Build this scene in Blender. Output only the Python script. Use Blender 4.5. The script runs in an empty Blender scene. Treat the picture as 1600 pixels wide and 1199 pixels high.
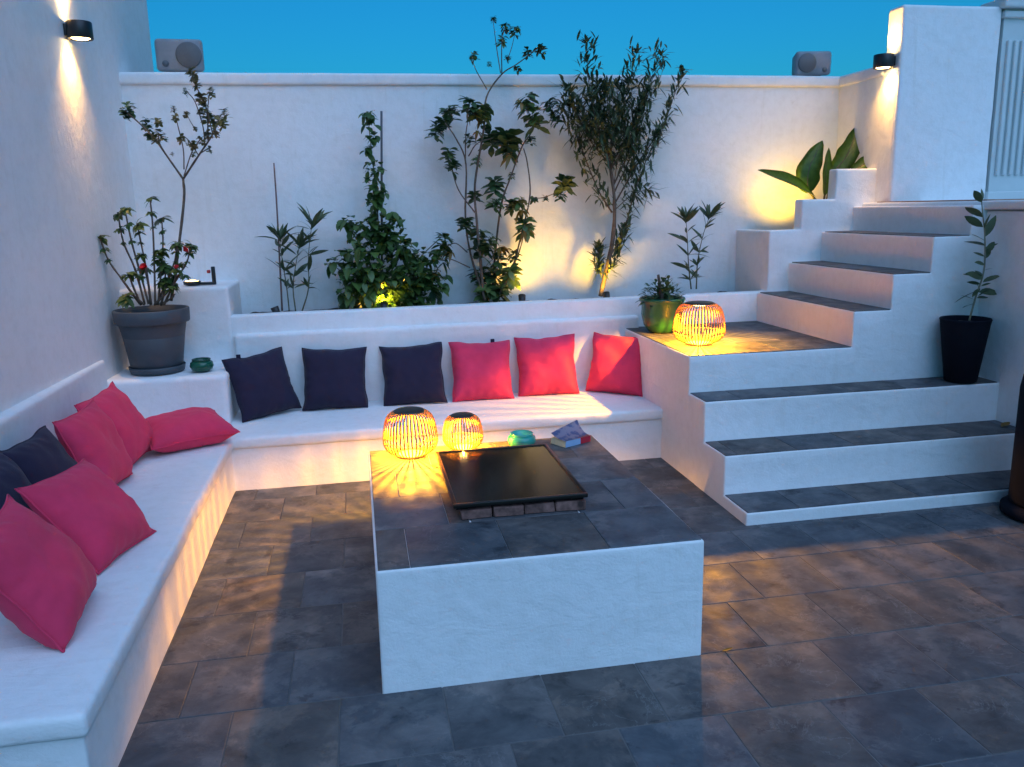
import bpy, bmesh, math, random
from mathutils import Vector, Matrix, noise
R = math.radians
rnd = random.Random(7)
scene = bpy.context.scene
COL = scene.collection

# ------------------------------------------------------------------ camera
RIGHT = Vector((0.98286678, -0.18295752, -0.02234788))
DOWN = Vector((-0.05917157, -0.19837373, -0.97833869))
FWD = Vector((0.17456119, 0.96289896, -0.20580084))
FPX, EYE = 1301.6, Vector((0, 0, 1.75))
cd = bpy.data.cameras.new('camera'); cam = bpy.data.objects.new('camera', cd); COL.objects.link(cam)
cd.lens = 36 * FPX / 1600; cd.sensor_width = 36; cd.clip_start = .05; cd.clip_end = 500
mw = Matrix((RIGHT, -DOWN, -FWD)).transposed().to_4x4(); mw.translation = EYE
cam.matrix_world = mw
scene.camera = cam

# ------------------------------------------------------------------ dusk sky
SUN_EL, SUN_ROT = R(2.0), R(190)
world = bpy.data.worlds.new('World'); scene.world = world; world.use_nodes = True
wn, wl = world.node_tree.nodes, world.node_tree.links
bg = wn['Background']
sky = wn.new('ShaderNodeTexSky'); sky.sky_type = 'NISHITA'; sky.sun_disc = False
sky.sun_elevation = SUN_EL; sky.sun_rotation = SUN_ROT; sky.altitude = 50
sky.air_density = 1.0; sky.dust_density = 0.0; sky.ozone_density = 4.0
tint = wn.new('ShaderNodeMix'); tint.data_type = 'RGBA'; tint.blend_type = 'MULTIPLY'
tint.inputs[0].default_value = 1; tint.inputs[7].default_value = (.115, .77, .88, 1)
wl.new(sky.outputs[0], tint.inputs[6]); wl.new(tint.outputs[2], bg.inputs[0])
bg.inputs[1].default_value = 0.15
vs = scene.view_settings
vs.view_transform = 'Standard'; vs.look = 'None'; vs.exposure = 1.6; vs.gamma = 1; vs.use_curve_mapping = False

# the sun itself is down: what is left is the broad blue glow of the dusk sky behind the photographer
sl = bpy.data.lights.new('dusk_glow', 'SUN'); sun = bpy.data.objects.new('dusk_glow', sl); COL.objects.link(sun)
sl.energy = .83; sl.color = (.42, .62, 1.0); sl.angle = R(70)
sun.rotation_euler = Vector((-.22, .58, -.78)).to_track_quat('-Z', 'Y').to_euler()

# ------------------------------------------------------------------ helpers
def ray(px, py):
    return FWD + RIGHT * ((px - 800) / FPX) + DOWN * ((py - 599.5) / FPX)
def at(px, py, Y):
    d = ray(px, py); return EYE + d * (Y / d.y)
def atz(px, py, z):
    d = ray(px, py); return EYE + d * ((z - EYE.z) / d.z)

def tag(o, label=None, cat=None, group=None, kind=None):
    if label: o['label'] = label
    if cat: o['category'] = cat
    if group: o['group'] = group
    if kind: o['kind'] = kind
    return o
def empty(name, loc=(0, 0, 0), rz=0):
    o = bpy.data.objects.new(name, None); COL.objects.link(o)
    o.location = loc; o.rotation_euler = (0, 0, rz); o.empty_display_size = .05
    return o
def link(name, me, mat=None, parent=None, loc=None, rot=None):
    o = bpy.data.objects.new(name, me); COL.objects.link(o)
    if mat and not me.materials: me.materials.append(mat)
    if parent: o.parent = parent
    if loc is not None: o.location = loc
    if rot is not None: o.rotation_euler = rot
    return o
def bm_obj(name, bm, mat=None, parent=None, smooth=True, loc=None, rot=None):
    bmesh.ops.recalc_face_normals(bm, faces=bm.faces)
    me = bpy.data.meshes.new(name); bm.to_mesh(me); bm.free()
    if smooth:
        for p in me.polygons: p.use_smooth = True
    return link(name, me, mat, parent, loc, rot)

def rough_up(bm, amp, cell, r):
    """slice a solid so that it can carry the unevenness of hand plaster, then displace it"""
    lo = [min(v.co[i] for v in bm.verts) for i in range(3)]; hi = [max(v.co[i] for v in bm.verts) for i in range(3)]
    for ax in range(3):
        n = Vector([1 if i == ax else 0 for i in range(3)])
        cuts = []
        k = max(1, int((hi[ax] - lo[ax]) / cell))
        cuts += [lo[ax] + (hi[ax] - lo[ax]) * (i + .5) / k for i in range(k)]
        if hi[ax] - lo[ax] > 4 * r: cuts += [lo[ax] + r + .012, hi[ax] - r - .012]
        for c in cuts:
            bmesh.ops.bisect_plane(bm, geom=bm.verts[:] + bm.edges[:] + bm.faces[:], plane_co=n * c, plane_no=n)
    for v in bm.verts:
        p = v.co
        d = Vector((noise.noise(p * 2.3), noise.noise(p * 2.3 + Vector((31, 7, 3))), noise.noise(p * 2.3 + Vector((5, 51, 13))) * .6))
        d2 = Vector((noise.noise(p * 9), noise.noise(p * 9 + Vector((3, 7, 33))), noise.noise(p * 9 + Vector((15, 5, 13))))) * .35
        v.co += (d + d2) * amp
def prism(name, poly, axis, a, b, mat, parent=None, r=.015, amp=.004, cell=.16, seg=3):
    """extrude a polygon along axis ('x','y','z') from a to b, round its edges and make it slightly uneven"""
    def P(u, v, w):
        return {'x': (w, u, v), 'y': (u, w, v), 'z': (u, v, w)}[axis]
    bm = bmesh.new()
    v0 = [bm.verts.new(P(u, v, a)) for u, v in poly]; v1 = [bm.verts.new(P(u, v, b)) for u, v in poly]
    bm.faces.new(v0); bm.faces.new(v1[::-1])
    n = len(poly)
    for i in range(n): bm.faces.new((v0[i], v0[(i + 1) % n], v1[(i + 1) % n], v1[i]))
    bmesh.ops.recalc_face_normals(bm, faces=bm.faces)
    if r: bmesh.ops.bevel(bm, geom=bm.edges[:], offset=r, segments=seg, profile=.5, affect='EDGES', clamp_overlap=True)
    if amp: rough_up(bm, amp, cell, r)
    return bm_obj(name, bm, mat, parent)
def wbox(name, x0, x1, y0, y1, z0, z1, mat, parent=None, **k):
    return prism(name, [(x0, y0), (x1, y0), (x1, y1), (x0, y1)], 'z', z0, z1, mat, parent, **k)
def add_box(bm, c, s, rot=None, bevel=0, seg=2):
    m = Matrix.Translation(c) @ (rot.to_4x4() if rot else Matrix.Identity(4)) @ Matrix.Diagonal((*s, 1))
    g = bmesh.ops.create_cube(bm, size=1, matrix=m)
    if bevel:
        es = list({e for v in g['verts'] for e in v.link_edges})
        bmesh.ops.bevel(bm, geom=es, offset=bevel, segments=seg, profile=.5, affect='EDGES')
def add_lathe(bm, prof, n=32, c=(0, 0, 0), cap0=True, cap1=True):
    c = Vector(c); rings = []
    for r, z in prof:
        rings.append([bm.verts.new(c + Vector((r * math.cos(2 * math.pi * i / n), r * math.sin(2 * math.pi * i / n), z))) for i in range(n)])
    for a, b in zip(rings, rings[1:]):
        for i in range(n): bm.faces.new((a[i], a[(i + 1) % n], b[(i + 1) % n], b[i]))
    if cap0: bm.faces.new(rings[0][::-1])
    if cap1: bm.faces.new(rings[-1])
def spline(pts, k=5):
    pts = [Vector(p) for p in pts]
    if len(pts) < 3: return [pts[0].lerp(pts[-1], i / k) for i in range(k + 1)]
    P = [2 * pts[0] - pts[1]] + pts + [2 * pts[-1] - pts[-2]]; out = []
    for i in range(1, len(P) - 2):
        a, b, c, d = P[i - 1:i + 3]
        for j in range(k):
            t = j / k
            out.append(.5 * ((2 * b) + (c - a) * t + (2 * a - 5 * b + 4 * c - d) * t * t + (3 * b - a - 3 * c + d) * t ** 3))
    out.append(pts[-1]); return out
def add_tube(bm, pts, r0, r1, n=6, jit=0):
    L = len(pts); rings = []
    ref = Vector((.31, .93, .2)).normalized()
    for i, p in enumerate(pts):
        t = (pts[min(i + 1, L - 1)] - pts[max(i - 1, 0)])
        t = t.normalized() if t.length > 1e-9 else Vector((0, 0, 1))
        u = t.cross(ref); u = u.normalized() if u.length > 1e-4 else t.orthogonal().normalized()
        w = t.cross(u)
        r = r0 + (r1 - r0) * i / (L - 1)
        r *= 1 + jit * noise.noise(p * 40)
        rings.append([bm.verts.new(p + (u * math.cos(2 * math.pi * k / n) + w * math.sin(2 * math.pi * k / n)) * r) for k in range(n)])
    for a, b in zip(rings, rings[1:]):
        for k in range(n): bm.faces.new((a[k], a[(k + 1) % n], b[(k + 1) % n], b[k]))
    bm.faces.new(rings[0][::-1]); bm.faces.new(rings[-1])

# ------------------------------------------------------------------ materials
class NT:
    def __init__(s, name):
        s.m = bpy.data.materials.new(name); s.m.use_nodes = True
        s.n = s.m.node_tree.nodes; s.l = s.m.node_tree.links; s.b = s.n['Principled BSDF']
    def new(s, t, **k):
        n = s.n.new(t)
        for a, v in k.items(): setattr(n, a, v)
        return n
    def coord(s, scatter=False):
        tc = s.new('ShaderNodeTexCoord')
        if not scatter: return tc.outputs['Object']
        oi = s.new('ShaderNodeObjectInfo'); mul = s.new('ShaderNodeVectorMath', operation='SCALE')
        mul.inputs[0].default_value = (17.3, 41.7, 9.1); s.l.new(oi.outputs['Random'], mul.inputs['Scale'])
        ad = s.new('ShaderNodeVectorMath', operation='ADD'); s.l.new(tc.outputs['Object'], ad.inputs[0]); s.l.new(mul.outputs[0], ad.inputs[1])
        s.rand = oi.outputs['Random']
        return ad.outputs[0]
    def noise(s, co, scale, detail=4, rough=.55, dist=0):
        n = s.new('ShaderNodeTexNoise'); s.l.new(co, n.inputs['Vector'])
        n.inputs['Scale'].default_value = scale; n.inputs['Detail'].default_value = detail
        n.inputs['Roughness'].default_value = rough; n.inputs['Distortion'].default_value = dist
        return n.outputs['Fac']
    def ramp(s, fac, stops):
        r = s.new('ShaderNodeValToRGB'); e = r.color_ramp.elements
        while len(e) < len(stops): e.new(.5)
        for k, (p, c) in enumerate(stops): e[k].position = p; e[k].color = (*c, 1) if len(c) == 3 else c
        s.l.new(fac, r.inputs[0]); return r.outputs[0]
    def mix(s, fac, a, b, mode='MIX'):
        m = s.new('ShaderNodeMix', data_type='RGBA', blend_type=mode)
        for sock, v in ((m.inputs[0], fac), (m.inputs[6], a), (m.inputs[7], b)):
            if hasattr(v, 'is_linked'): s.l.new(v, sock)
            elif isinstance(v, (int, float)): sock.default_value = v
            else: sock.default_value = (*v, 1)
        return m.outputs[2]
    def bump(s, h, strength, dist, prev=None):
        b = s.new('ShaderNodeBump'); b.inputs['Strength'].default_value = strength; b.inputs['Distance'].default_value = dist
        s.l.new(h, b.inputs['Height'])
        if prev: s.l.new(prev, b.inputs['Normal'])
        return b.outputs[0]
    def set(s, **k):
        for a, v in k.items():
            sock = s.b.inputs[a.replace('_', ' ')]
            if hasattr(v, 'is_linked'): s.l.new(v, sock)
            elif isinstance(v, tuple) and len(v) == 3: sock.default_value = (*v, 1)
            else: sock.default_value = v
        return s.m

def whitewash(name, base=(.80, .80, .80)):
    t = NT(name); co = t.coord()
    big = t.ramp(t.noise(co, 1.1, 5, .6), [(.3, tuple(c * .93 for c in base)), (.65, base)])
    fine = t.ramp(t.noise(co, 14, 6, .7), [(.25, (.92, .915, .90)), (.55, (1, 1, 1))])
    col = t.mix(1, big, fine, 'MULTIPLY')
    mp = t.new('ShaderNodeMapping'); mp.inputs['Scale'].default_value = (9, 9, .7); t.l.new(co, mp.inputs[0])
    drip = t.ramp(t.noise(mp.outputs[0], 1.6, 5, .6, .4), [(.60, (1, 1, 1)), (.74, (.94, .93, .91))])
    col = t.mix(1, col, drip, 'MULTIPLY')
    scuff = t.ramp(t.noise(co, 4.5, 8, .75), [(.66, (1, 1, 1)), (.76, (.90, .885, .86))])
    col = t.mix(1, col, scuff, 'MULTIPLY')
    tm = t.new('ShaderNodeMapping'); tm.inputs['Rotation'].default_value = (.6, .5, .8); tm.inputs['Scale'].default_value = (2.2, 9, 4); t.l.new(co, tm.inputs[0])
    nb = t.bump(t.noise(tm.outputs[0], 2.2, 4, .55, .6), .42, .014)
    nb = t.bump(t.noise(co, 9, 7, .68), .40, .010, nb)
    nb = t.bump(t.noise(co, 95, 4, .7), .45, .003, nb)
    return t.set(Base_Color=col, Roughness=.85, Normal=nb)
WHITE = whitewash('whitewash')
def slate(name):
    t = NT(name); co = t.coord(True)
    n1 = t.noise(co, 5.5, 10, .66, .35)
    cold = t.ramp(n1, [(.30, (.030, .037, .045)), (.5, (.062, .071, .082)), (.66, (.094, .102, .112)), (.80, (.14, .145, .15))])
    warm = t.ramp(n1, [(.30, (.036, .034, .034)), (.5, (.076, .070, .067)), (.66, (.112, .102, .096)), (.80, (.17, .155, .145))])
    pick = t.ramp(t.rand, [(.45, (0, 0, 0)), (.9, (1, 1, 1))])
    col = t.mix(pick, cold, warm)
    tone = t.ramp(t.rand, [(0, (.78, .78, .78)), (.2, (1.18, 1.18, 1.18)), (.4, (.85, .85, .85)), (.6, (1.12, 1.12, 1.12)), (.8, (.92, .92, .92)), (1, (1.1, 1.1, 1.1))])
    col = t.mix(1, col, tone, 'MULTIPLY')
    patch = t.ramp(t.noise(co, 2.6, 10, .72, .25), [(.50, (0, 0, 0)), (.54, (.8, .8, .8)), (.72, (1, 1, 1))])
    col = t.mix(patch, col, t.mix(1, col, (1.65, 1.48, 1.36), 'MULTIPLY'))
    dark = t.ramp(t.noise(co, 4.2, 10, .74, .3), [(.37, (.85, .85, .85)), (.42, (0, 0, 0))])
    col = t.mix(dark, col, t.mix(1, col, (.42, .42, .44), 'MULTIPLY'))
    vein = t.ramp(t.noise(co, 6, 6, .6, .8), [(.490, (0, 0, 0)), (.5, (1, 1, 1)), (.510, (0, 0, 0))])
    vmask = t.mix(1, vein, t.ramp(t.noise(co, 2.2, 2), [(.5, (0, 0, 0)), (.62, (.5, .5, .5))]), 'MULTIPLY')
    col = t.mix(vmask, col, (.20, .20, .20))
    ro = t.ramp(t.noise(co, 9, 6), [(.3, (.52, .52, .52)), (.7, (.78, .78, .78))])
    nb = t.bump(n1, .5, .006); nb = t.bump(t.noise(co, 45, 6, .65), .35, .002, nb)
    return t.set(Base_Color=col, Roughness=ro, Normal=nb)
SLATE = slate('slate')
def simple(name, col, rough=.5, metal=0, var=.15, scale=8, bump=0, bscale=60, **k):
    t = NT(name); co = t.coord(True)
    c = t.ramp(t.noise(co, scale, 4), [(.3, tuple(x * (1 - var) for x in col)), (.7, tuple(min(1, x * (1 + var)) for x in col))])
    a = dict(Base_Color=c, Roughness=rough, Metallic=metal); a.update(k)
    if bump: a['Normal'] = t.bump(t.noise(co, bscale, 4), bump, .003)
    return t.set(**a)
GROUT = simple('grout', (.13, .13, .13), .9, bump=.4)
SOIL = simple('soil', (.045, .032, .022), .95, var=.4, scale=30, bump=1, bscale=50)
EARTH = simple('earth', (.16, .14, .11), .95, var=.2, scale=2)
def emis(name, col, s):
    t = NT(name); return t.set(Base_Color=(.8, .7, .5), Emission_Color=col, Emission_Strength=s)
def fabric(name, col):
    t = NT(name); co = t.coord(True)
    c = t.ramp(t.noise(co, 5, 5, .6), [(.3, tuple(x * .86 for x in col)), (.7, tuple(min(1, x * 1.1) for x in col))])
    w1 = t.new('ShaderNodeTexWave', bands_direction='X'); w1.inputs['Scale'].default_value = 160; t.l.new(co, w1.inputs['Vector'])
    w2 = t.new('ShaderNodeTexWave', bands_direction='Y'); w2.inputs['Scale'].default_value = 160; t.l.new(co, w2.inputs['Vector'])
    h = t.mix(.5, w1.outputs[0], w2.outputs[0])
    nb = t.bump(h, .25, .001); nb = t.bump(t.noise(co, 16, 5), .35, .006, nb)
    return t.set(Base_Color=c, Roughness=.9, Sheen_Weight=.06, Sheen_Roughness=.5, Normal=nb)
PINK = fabric('raspberry_fabric', (.70, .032, .098)); NAVY = fabric('navy_fabric', (.014, .008, .030))
def leafmat(name, a, b, rough=.45):
    t = NT(name); co = t.coord(True); g = t.new('ShaderNodeNewGeometry')
    c = t.mix(g.outputs['Random Per Island'], a, b)
    c = t.mix(1, c, t.ramp(t.noise(co, 25, 3), [(.3, (.75, .75, .75)), (.7, (1.2, 1.2, 1.2))]), 'MULTIPLY')
    m = t.set(Base_Color=c, Roughness=rough, Subsurface_Weight=0.0)
    tr = t.new('ShaderNodeBsdfTranslucent'); t.l.new(c, tr.inputs[0])
    mx = t.new('ShaderNodeMixShader'); mx.inputs[0].default_value = .22
    t.l.new(t.b.outputs[0], mx.inputs[1]); t.l.new(tr.outputs[0], mx.inputs[2])
    t.l.new(mx.outputs[0], t.n['Material Output'].inputs[0]); return m
LEAF_DARK = leafmat('leaf_dark', (.030, .070, .024), (.065, .120, .034))
LEAF_MID = leafmat('leaf_mid', (.050, .105, .026), (.115, .165, .040))
LEAF_VINE = leafmat('leaf_vine', (.030, .080, .018), (.080, .145, .032))
LEAF_OLEANDER = leafmat('leaf_oleander', (.040, .072, .034), (.100, .130, .058))
LEAF_YELLOW = leafmat('leaf_yellow', (.16, .11, .02), (.30, .15, .025))
LEAF_OLIVE = leafmat('leaf_olive', (.045, .075, .035), (.12, .14, .06))
LEAF_STREL = leafmat('leaf_strelitzia', (.060, .150, .022), (.100, .200, .034), .35)
BARK = simple('bark', (.13, .085, .06), .85, var=.35, scale=30, bump=.6)
STEMG = simple('green_stem', (.10, .095, .05), .7, var=.3, scale=30)
BLACK = simple('black_metal', (.012, .012, .013), .4)
BLACKP = simple('black_plastic', (.008, .009, .015), .75, bump=.1, Specular_IOR_Level=.08)
WARM = (1.0, .415, .02)

def point_light(parent, loc, energy, color=WARM, radius=.012):
    l = bpy.data.lights.new('bulb_light', 'POINT'); l.energy = energy; l.color = color; l.shadow_soft_size = radius
    o = bpy.data.objects.new('bulb_light', l); COL.objects.link(o); o.parent = parent; o.location = loc; return o
def spot_light(parent, loc, direction, energy, angle, blend, color=WARM, radius=.015):
    l = bpy.data.lights.new('spot_beam', 'SPOT'); l.energy = energy; l.color = color; l.shadow_soft_size = radius
    l.spot_size = R(angle); l.spot_blend = blend
    o = bpy.data.objects.new('spot_beam', l); COL.objects.link(o); o.parent = parent; o.location = loc
    o.rotation_euler = Vector(direction).to_track_quat('-Z', 'Y').to_euler(); return o

# ================================================================== THE SETTING
bm = bmesh.new()
add_box(bm, (0, 0, -.16), (160, 160, .02))
tag(bm_obj('ground', bm, EARTH), kind='structure')

# tile pieces
TX, TY = .376, .39
_tile_cache = {}
def tile(parent, x0, x1, y0, y1, z, thick=.014, mat=SLATE, gap=.0024, name='tile', tilt=.0012):
    w, d = round(x1 - x0 - 2 * gap, 3), round(y1 - y0 - 2 * gap, 3)
    if w < .015 or d < .015: return
    key = (w, d, thick, mat.name)
    if key not in _tile_cache:
        bm = bmesh.new(); add_box(bm, (0, 0, -thick / 2), (w, d, thick), bevel=.0016, seg=1)
        bmesh.ops.recalc_face_normals(bm, faces=bm.faces)
        me = bpy.data.meshes.new(name); bm.to_mesh(me); bm.free(); me.materials.append(mat); _tile_cache[key] = me
    return link(name, _tile_cache[key], None, parent, ((x0 + x1) / 2, (y0 + y1) / 2, z + rnd.uniform(-.0006, .0006)),
                (rnd.uniform(-tilt, tilt), rnd.uniform(-tilt, tilt), 0))
def tile_field(parent, x0, x1, y0, y1, z, ox, rows, stagger=True, **k):
    for i, (a, b) in enumerate(rows):
        a, b = max(a, y0), min(b, y1)
        if b - a < .02: continue
        off = ox + (TX / 2 if stagger and i % 2 else 0)
        j = math.floor((x0 - off) / TX)
        while off + j * TX < x1 - .005:
            xa, xb = max(off + j * TX, x0), min(off + (j + 1) * TX, x1)
            if xb - xa > .02: tile(parent, xa, xb, a, b, z, **k)
            j += 1

floor = wbox('floor', -2.3, 6.2, -2.4, 7.2, -.14, -.0022, GROUT, r=0, amp=0)
tag(floor, kind='structure')
rows = [(2.445 + TY * (k - 6), 2.445 + TY * (k - 5)) for k in range(0, 15)]
# first row k=0 is offset so that the rows at y=2.445 carry joints at x=-0.155
tile_field(floor, -.86, 4.08, .9, 5.40, 0, -.155, rows)

# --- left house wall (not quite square to the back wall)
def lw(y): return -1.622 + (y - 6.85) * .0345
tag(prism('house_wall', [(lw(-1), -1), (lw(7.86), 7.86), (lw(7.86) - .5, 7.86), (lw(-1) - .5, -1)], 'z', -.1, 4.6, WHITE, amp=.006, r=.02, cell=.22),
    'tall white plastered house wall carrying a lamp beside the grey pot', 'wall')

# --- back wall with coping
bw = empty('garden_wall', (0, 6.85, 0))
tag(bw, 'long white rendered garden wall behind the planted bed, two speakers on top', 'wall')
def into(parent, o):
    o.parent = parent; o.location = o.location - parent.location; return o
into(bw, wbox('wall_face', -1.7, 4.45, 6.85, 7.08, -.1, 2.715, WHITE, amp=.006, r=.01, cell=.22))
into(bw, wbox('coping', -1.7, 4.45, 6.828, 7.10, 2.70, 2.79, WHITE, amp=.004, r=.018))

# --- right return wall and the tall pier
rw = empty('return_wall', (4.15, 6.5, 0))
tag(rw, 'short white wall joining the long garden wall to the tall pier', 'wall')
into(rw, wbox('wall_face', 4.15, 4.40, 6.07, 6.86, 1.2, 2.715, WHITE, amp=.004, r=.01))
into(rw, wbox('coping', 4.128, 4.42, 6.235, 6.84, 2.70, 2.787, WHITE, amp=.003, r=.018))
tag(wbox('pier', 4.153, 5.0, 6.05, 6.24, 1.2, 3.185, WHITE, amp=.006, r=.02), 'tall white plastered pier on the terrace with a wall lamp on its side', 'pier')

# --- terrace at the top of the stairs
ter = empty('terrace', (4.6, 4.5, 0))
tag(ter, 'raised white terrace with a thin brownish tile edge at the top of the stairs', 'terrace')
into(ter, wbox('retaining_wall', 4.07, 7.2, 1.6, 6.9, -.1, 1.665, WHITE, amp=.006, r=.02, cell=.25))
into(ter, wbox('slab', 4.045, 7.2, 1.6, 6.9, 1.672, 1.728, WHITE, amp=.003, r=.012, cell=.25))
TERRA = simple('terracotta', (.30, .17, .11), .8, var=.3, scale=6, bump=.3)
y = 4.95
while y < 6.0:
    into(ter, tile(None, 4.10, 4.42, y, y + .3, 1.737, thick=.010, mat=TERRA)); y += .3

# --- planter
prof = [(-.96, -.05), (-.96, 1.035), (3.245, 1.045), (3.245, 1.53), (3.512, 1.53), (3.512, 1.765), (3.80, 1.765), (3.80, 2.0), (4.20, 2.0), (4.20, -.05)]
pw = empty('planter_wall', (0, 6.25, 0))
tag(pw, 'low white planter wall that climbs in blocky steps beside the stairs', 'planter')
into(pw, prism('stepped_wall', prof, 'y', 6.25, 6.37, WHITE, r=.014, amp=.004))
into(pw, wbox('divider', 3.247, 3.36, 6.36, 6.86, .8, 1.527, WHITE, r=.012, amp=.003))
def soil(name, x0, x1, y0, y1, z):
    bm = bmesh.new(); nx, ny = int((x1 - x0) / .05), max(4, int((y1 - y0) / .05)); g = []
    for j in range(ny + 1):
        g.append([bm.verts.new((x0 + (x1 - x0) * i / nx, y0 + (y1 - y0) * j / ny, z + .02 * noise.noise(Vector((i * .4, j * .4, z))) + rnd.uniform(-.008, .008))) for i in range(nx + 1)])
    for j in range(ny):
        for i in range(nx): bm.faces.new((g[j][i], g[j][i + 1], g[j + 1][i + 1], g[j + 1][i]))
    return tag(bm_obj(name, bm, SOIL), kind='structure')
soil('soil', -.96, 3.26, 6.35, 6.87, .985)
soil('soil', 3.34, 4.17, 6.35, 6.87, 1.49)

# --- corner plinths
tag(wbox('corner_plinth', -1.74, -.905, 5.72, 6.45, -.05, .705, WHITE, r=.03, amp=.006), 'low white corner plinth carrying the big grey flower pot', 'plinth')
tag(wbox('raised_plinth', -1.70, -.915, 6.243, 6.9, -.05, 1.25, WHITE, r=.022, amp=.006), 'tall white corner plinth with a small black lamp on top', 'plinth')

# --- L shaped bench
be = empty('masonry_bench', (-.85, 5.37, 0))
tag(be, 'white L shaped masonry bench built around the tiled table', 'bench')
Lp = lambda e: [(-1.75, 2.34 - e), (-.85 + e, 2.34 - e), (-.85 + e, 5.37 - e), (2.06, 5.37 - e), (2.06, 6.29), (-1.0, 6.29), (-1.0, 5.9), (-1.75, 5.9)]
into(be, prism('base', Lp(-.012), 'z', -.05, .29, WHITE, r=.012, amp=.004))
into(be, prism('seat', Lp(.006), 'z', .278, .357, WHITE, r=.02, amp=.004))
into(be, wbox('backrest', -.905, 2.15, 6.20, 6.29, .30, .905, WHITE, r=.022, amp=.005))
into(be, prism('backrest', [(-1.655, 2.1), (-1.645, 5.735), (-1.80, 5.735), (-1.90, 2.1)], 'z', .30, .85, WHITE, r=.022, amp=.005))

# --- stairs
st = empty('staircase', (2.035, 4.05, 0))
tag(st, 'white masonry staircase with dark slate treads turning up to the terrace', 'staircase')
q = .004
lower = [(4.05, -.05), (4.05, .075 - q), (4.35, .075 - q), (4.35, .315 - q), (4.65, .315 - q), (4.65, .57 - q), (6.32, .57 - q), (6.32, -.05)]
into(st, prism('lower_flight', lower, 'x', 2.035, 4.2, WHITE, r=.009, amp=.003))
upper = [(2.033, .5), (2.033, .81 - q), (3.16, .81 - q), (3.16, 1.045 - q), (3.425, 1.045 - q), (3.425, 1.277 - q), (3.70, 1.277 - q), (3.70, 1.51 - q), (3.965, 1.51 - q), (3.965, 1.70), (4.2, 1.70), (4.2, .5)]
into(st, prism('upper_flight', upper, 'y', 4.90, 6.32, WHITE, r=.009, amp=.003))
TS = dict(thick=.013, tilt=.0006, gap=.0012)
def tread(x0, x1, y0, y1, z, ox, rows):
    n0 = len(COL.objects)
    tile_field(st, x0, x1, y0, y1, z, ox, rows, **TS)
def shift():
    for c in st.children:
        if c.name.startswith('tile'): c.location = c.location - st.location
for z, y0, y1, ox in ((.077, 4.056, 4.352, .1), (.317, 4.356, 4.652, .24), (.572, 4.656, 4.902, .02)):
    tread(2.043, 4.066, y0, y1, z, ox, [(y0, y1)])
tread(2.041, 3.162, 4.906, 6.252, .812, 2.30, [(4.9 + TY * k, 4.9 + TY * (k + 1)) for k in range(4)])
for x0, x1, z in ((3.166, 3.427, 1.047), (3.431, 3.702, 1.279), (3.706, 3.967, 1.512)):
    tread(x0, x1, 4.906, 6.252, z, x0, [(4.9 + .44 * k, 4.9 + .44 * (k + 1)) for k in range(3)])
shift()

# ================================================================== OBJECTS
# --- tiled table with a fire pit
tb = empty('fire_table', (.625, 3.61, 0))
tag(tb, 'low white masonry table topped with slate tiles around a brick fire pit', 'table')
into(tb, wbox('body', 0, 1.252, 2.83, 4.392, -.05, .4840, WHITE, r=.008, amp=.0012))
TZ = .489
px0, px1, py0, py1 = .40, .86, 3.29, 3.96     # pit
rws = [(2.838, 3.222), (3.222, 3.605), (3.605, 3.99), (3.99, 4.386)]
def top_tiles():
    for i, (a, b) in enumerate(rws):
        off = .125 if i % 2 == 0 else .310
        j = -2
        while off + j * TX < 1.244:
            xa, xb = max(off + j * TX, .008), min(off + (j + 1) * TX, 1.244); j += 1
            if xb - xa < .03: continue
            if i in (1, 2):                      # leave the pit open
                for u, v in ((xa, min(xb, px0 - .005)), (max(xa, px1 + .005), xb)):
                    if v - u > .02: into(tb, tile(None, u, v, a, b, TZ, gap=.0010))
            else: into(tb, tile(None, xa, xb, a, b, TZ, gap=.0010))
    for a, b in ((3.222, py0 - .005), (py1 + .005, 3.99)): into(tb, tile(None, px0, px1, a, b, TZ, gap=.002))
top_tiles()
BRICK = simple('firebrick', (.17, .085, .07), .9, var=.75, scale=22, bump=.7, bscale=40)
SOOT = simple('soot', (.006, .006, .006), .95)
def brick(x0, x1, y0, y1):
    bm = bmesh.new(); add_box(bm, (0, 0, 0), (x1 - x0 - .005, y1 - y0 - .005, .042), bevel=.004, seg=1)
    for v in bm.verts: v.co += Vector((rnd.uniform(-1, 1), rnd.uniform(-1, 1), rnd.uniform(-1, 1))) * .0032
    into(tb, bm_obj('brick', bm, BRICK, None, False, ((x0 + x1) / 2, (y0 + y1) / 2, TZ + .021 + rnd.uniform(0, .002)), (0, 0, rnd.uniform(-.01, .01))))
X0, X1, Y0, Y1 = .362, .898, 3.245, 4.005
bw_ = (X1 - X0) / 4
for k in range(4):
    brick(X0 + k * bw_, X0 + (k + 1) * bw_, Y0, Y0 + .075); brick(X0 + k * bw_, X0 + (k + 1) * bw_, Y1 - .075, Y1)
bl = (Y1 - Y0 - .15) / 4
for k in range(4):
    brick(X0, X0 + .075, Y0 + .075 + k * bl, Y0 + .075 + (k + 1) * bl); brick(X1 - .075, X1, Y0 + .075 + k * bl, Y0 + .075 + (k + 1) * bl)
into(tb, wbox('ash_bed', X0 + .07, X1 - .07, Y0 + .07, Y1 - .07, .45, .4885, SOOT, r=0, amp=.001, cell=.05))

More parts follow.
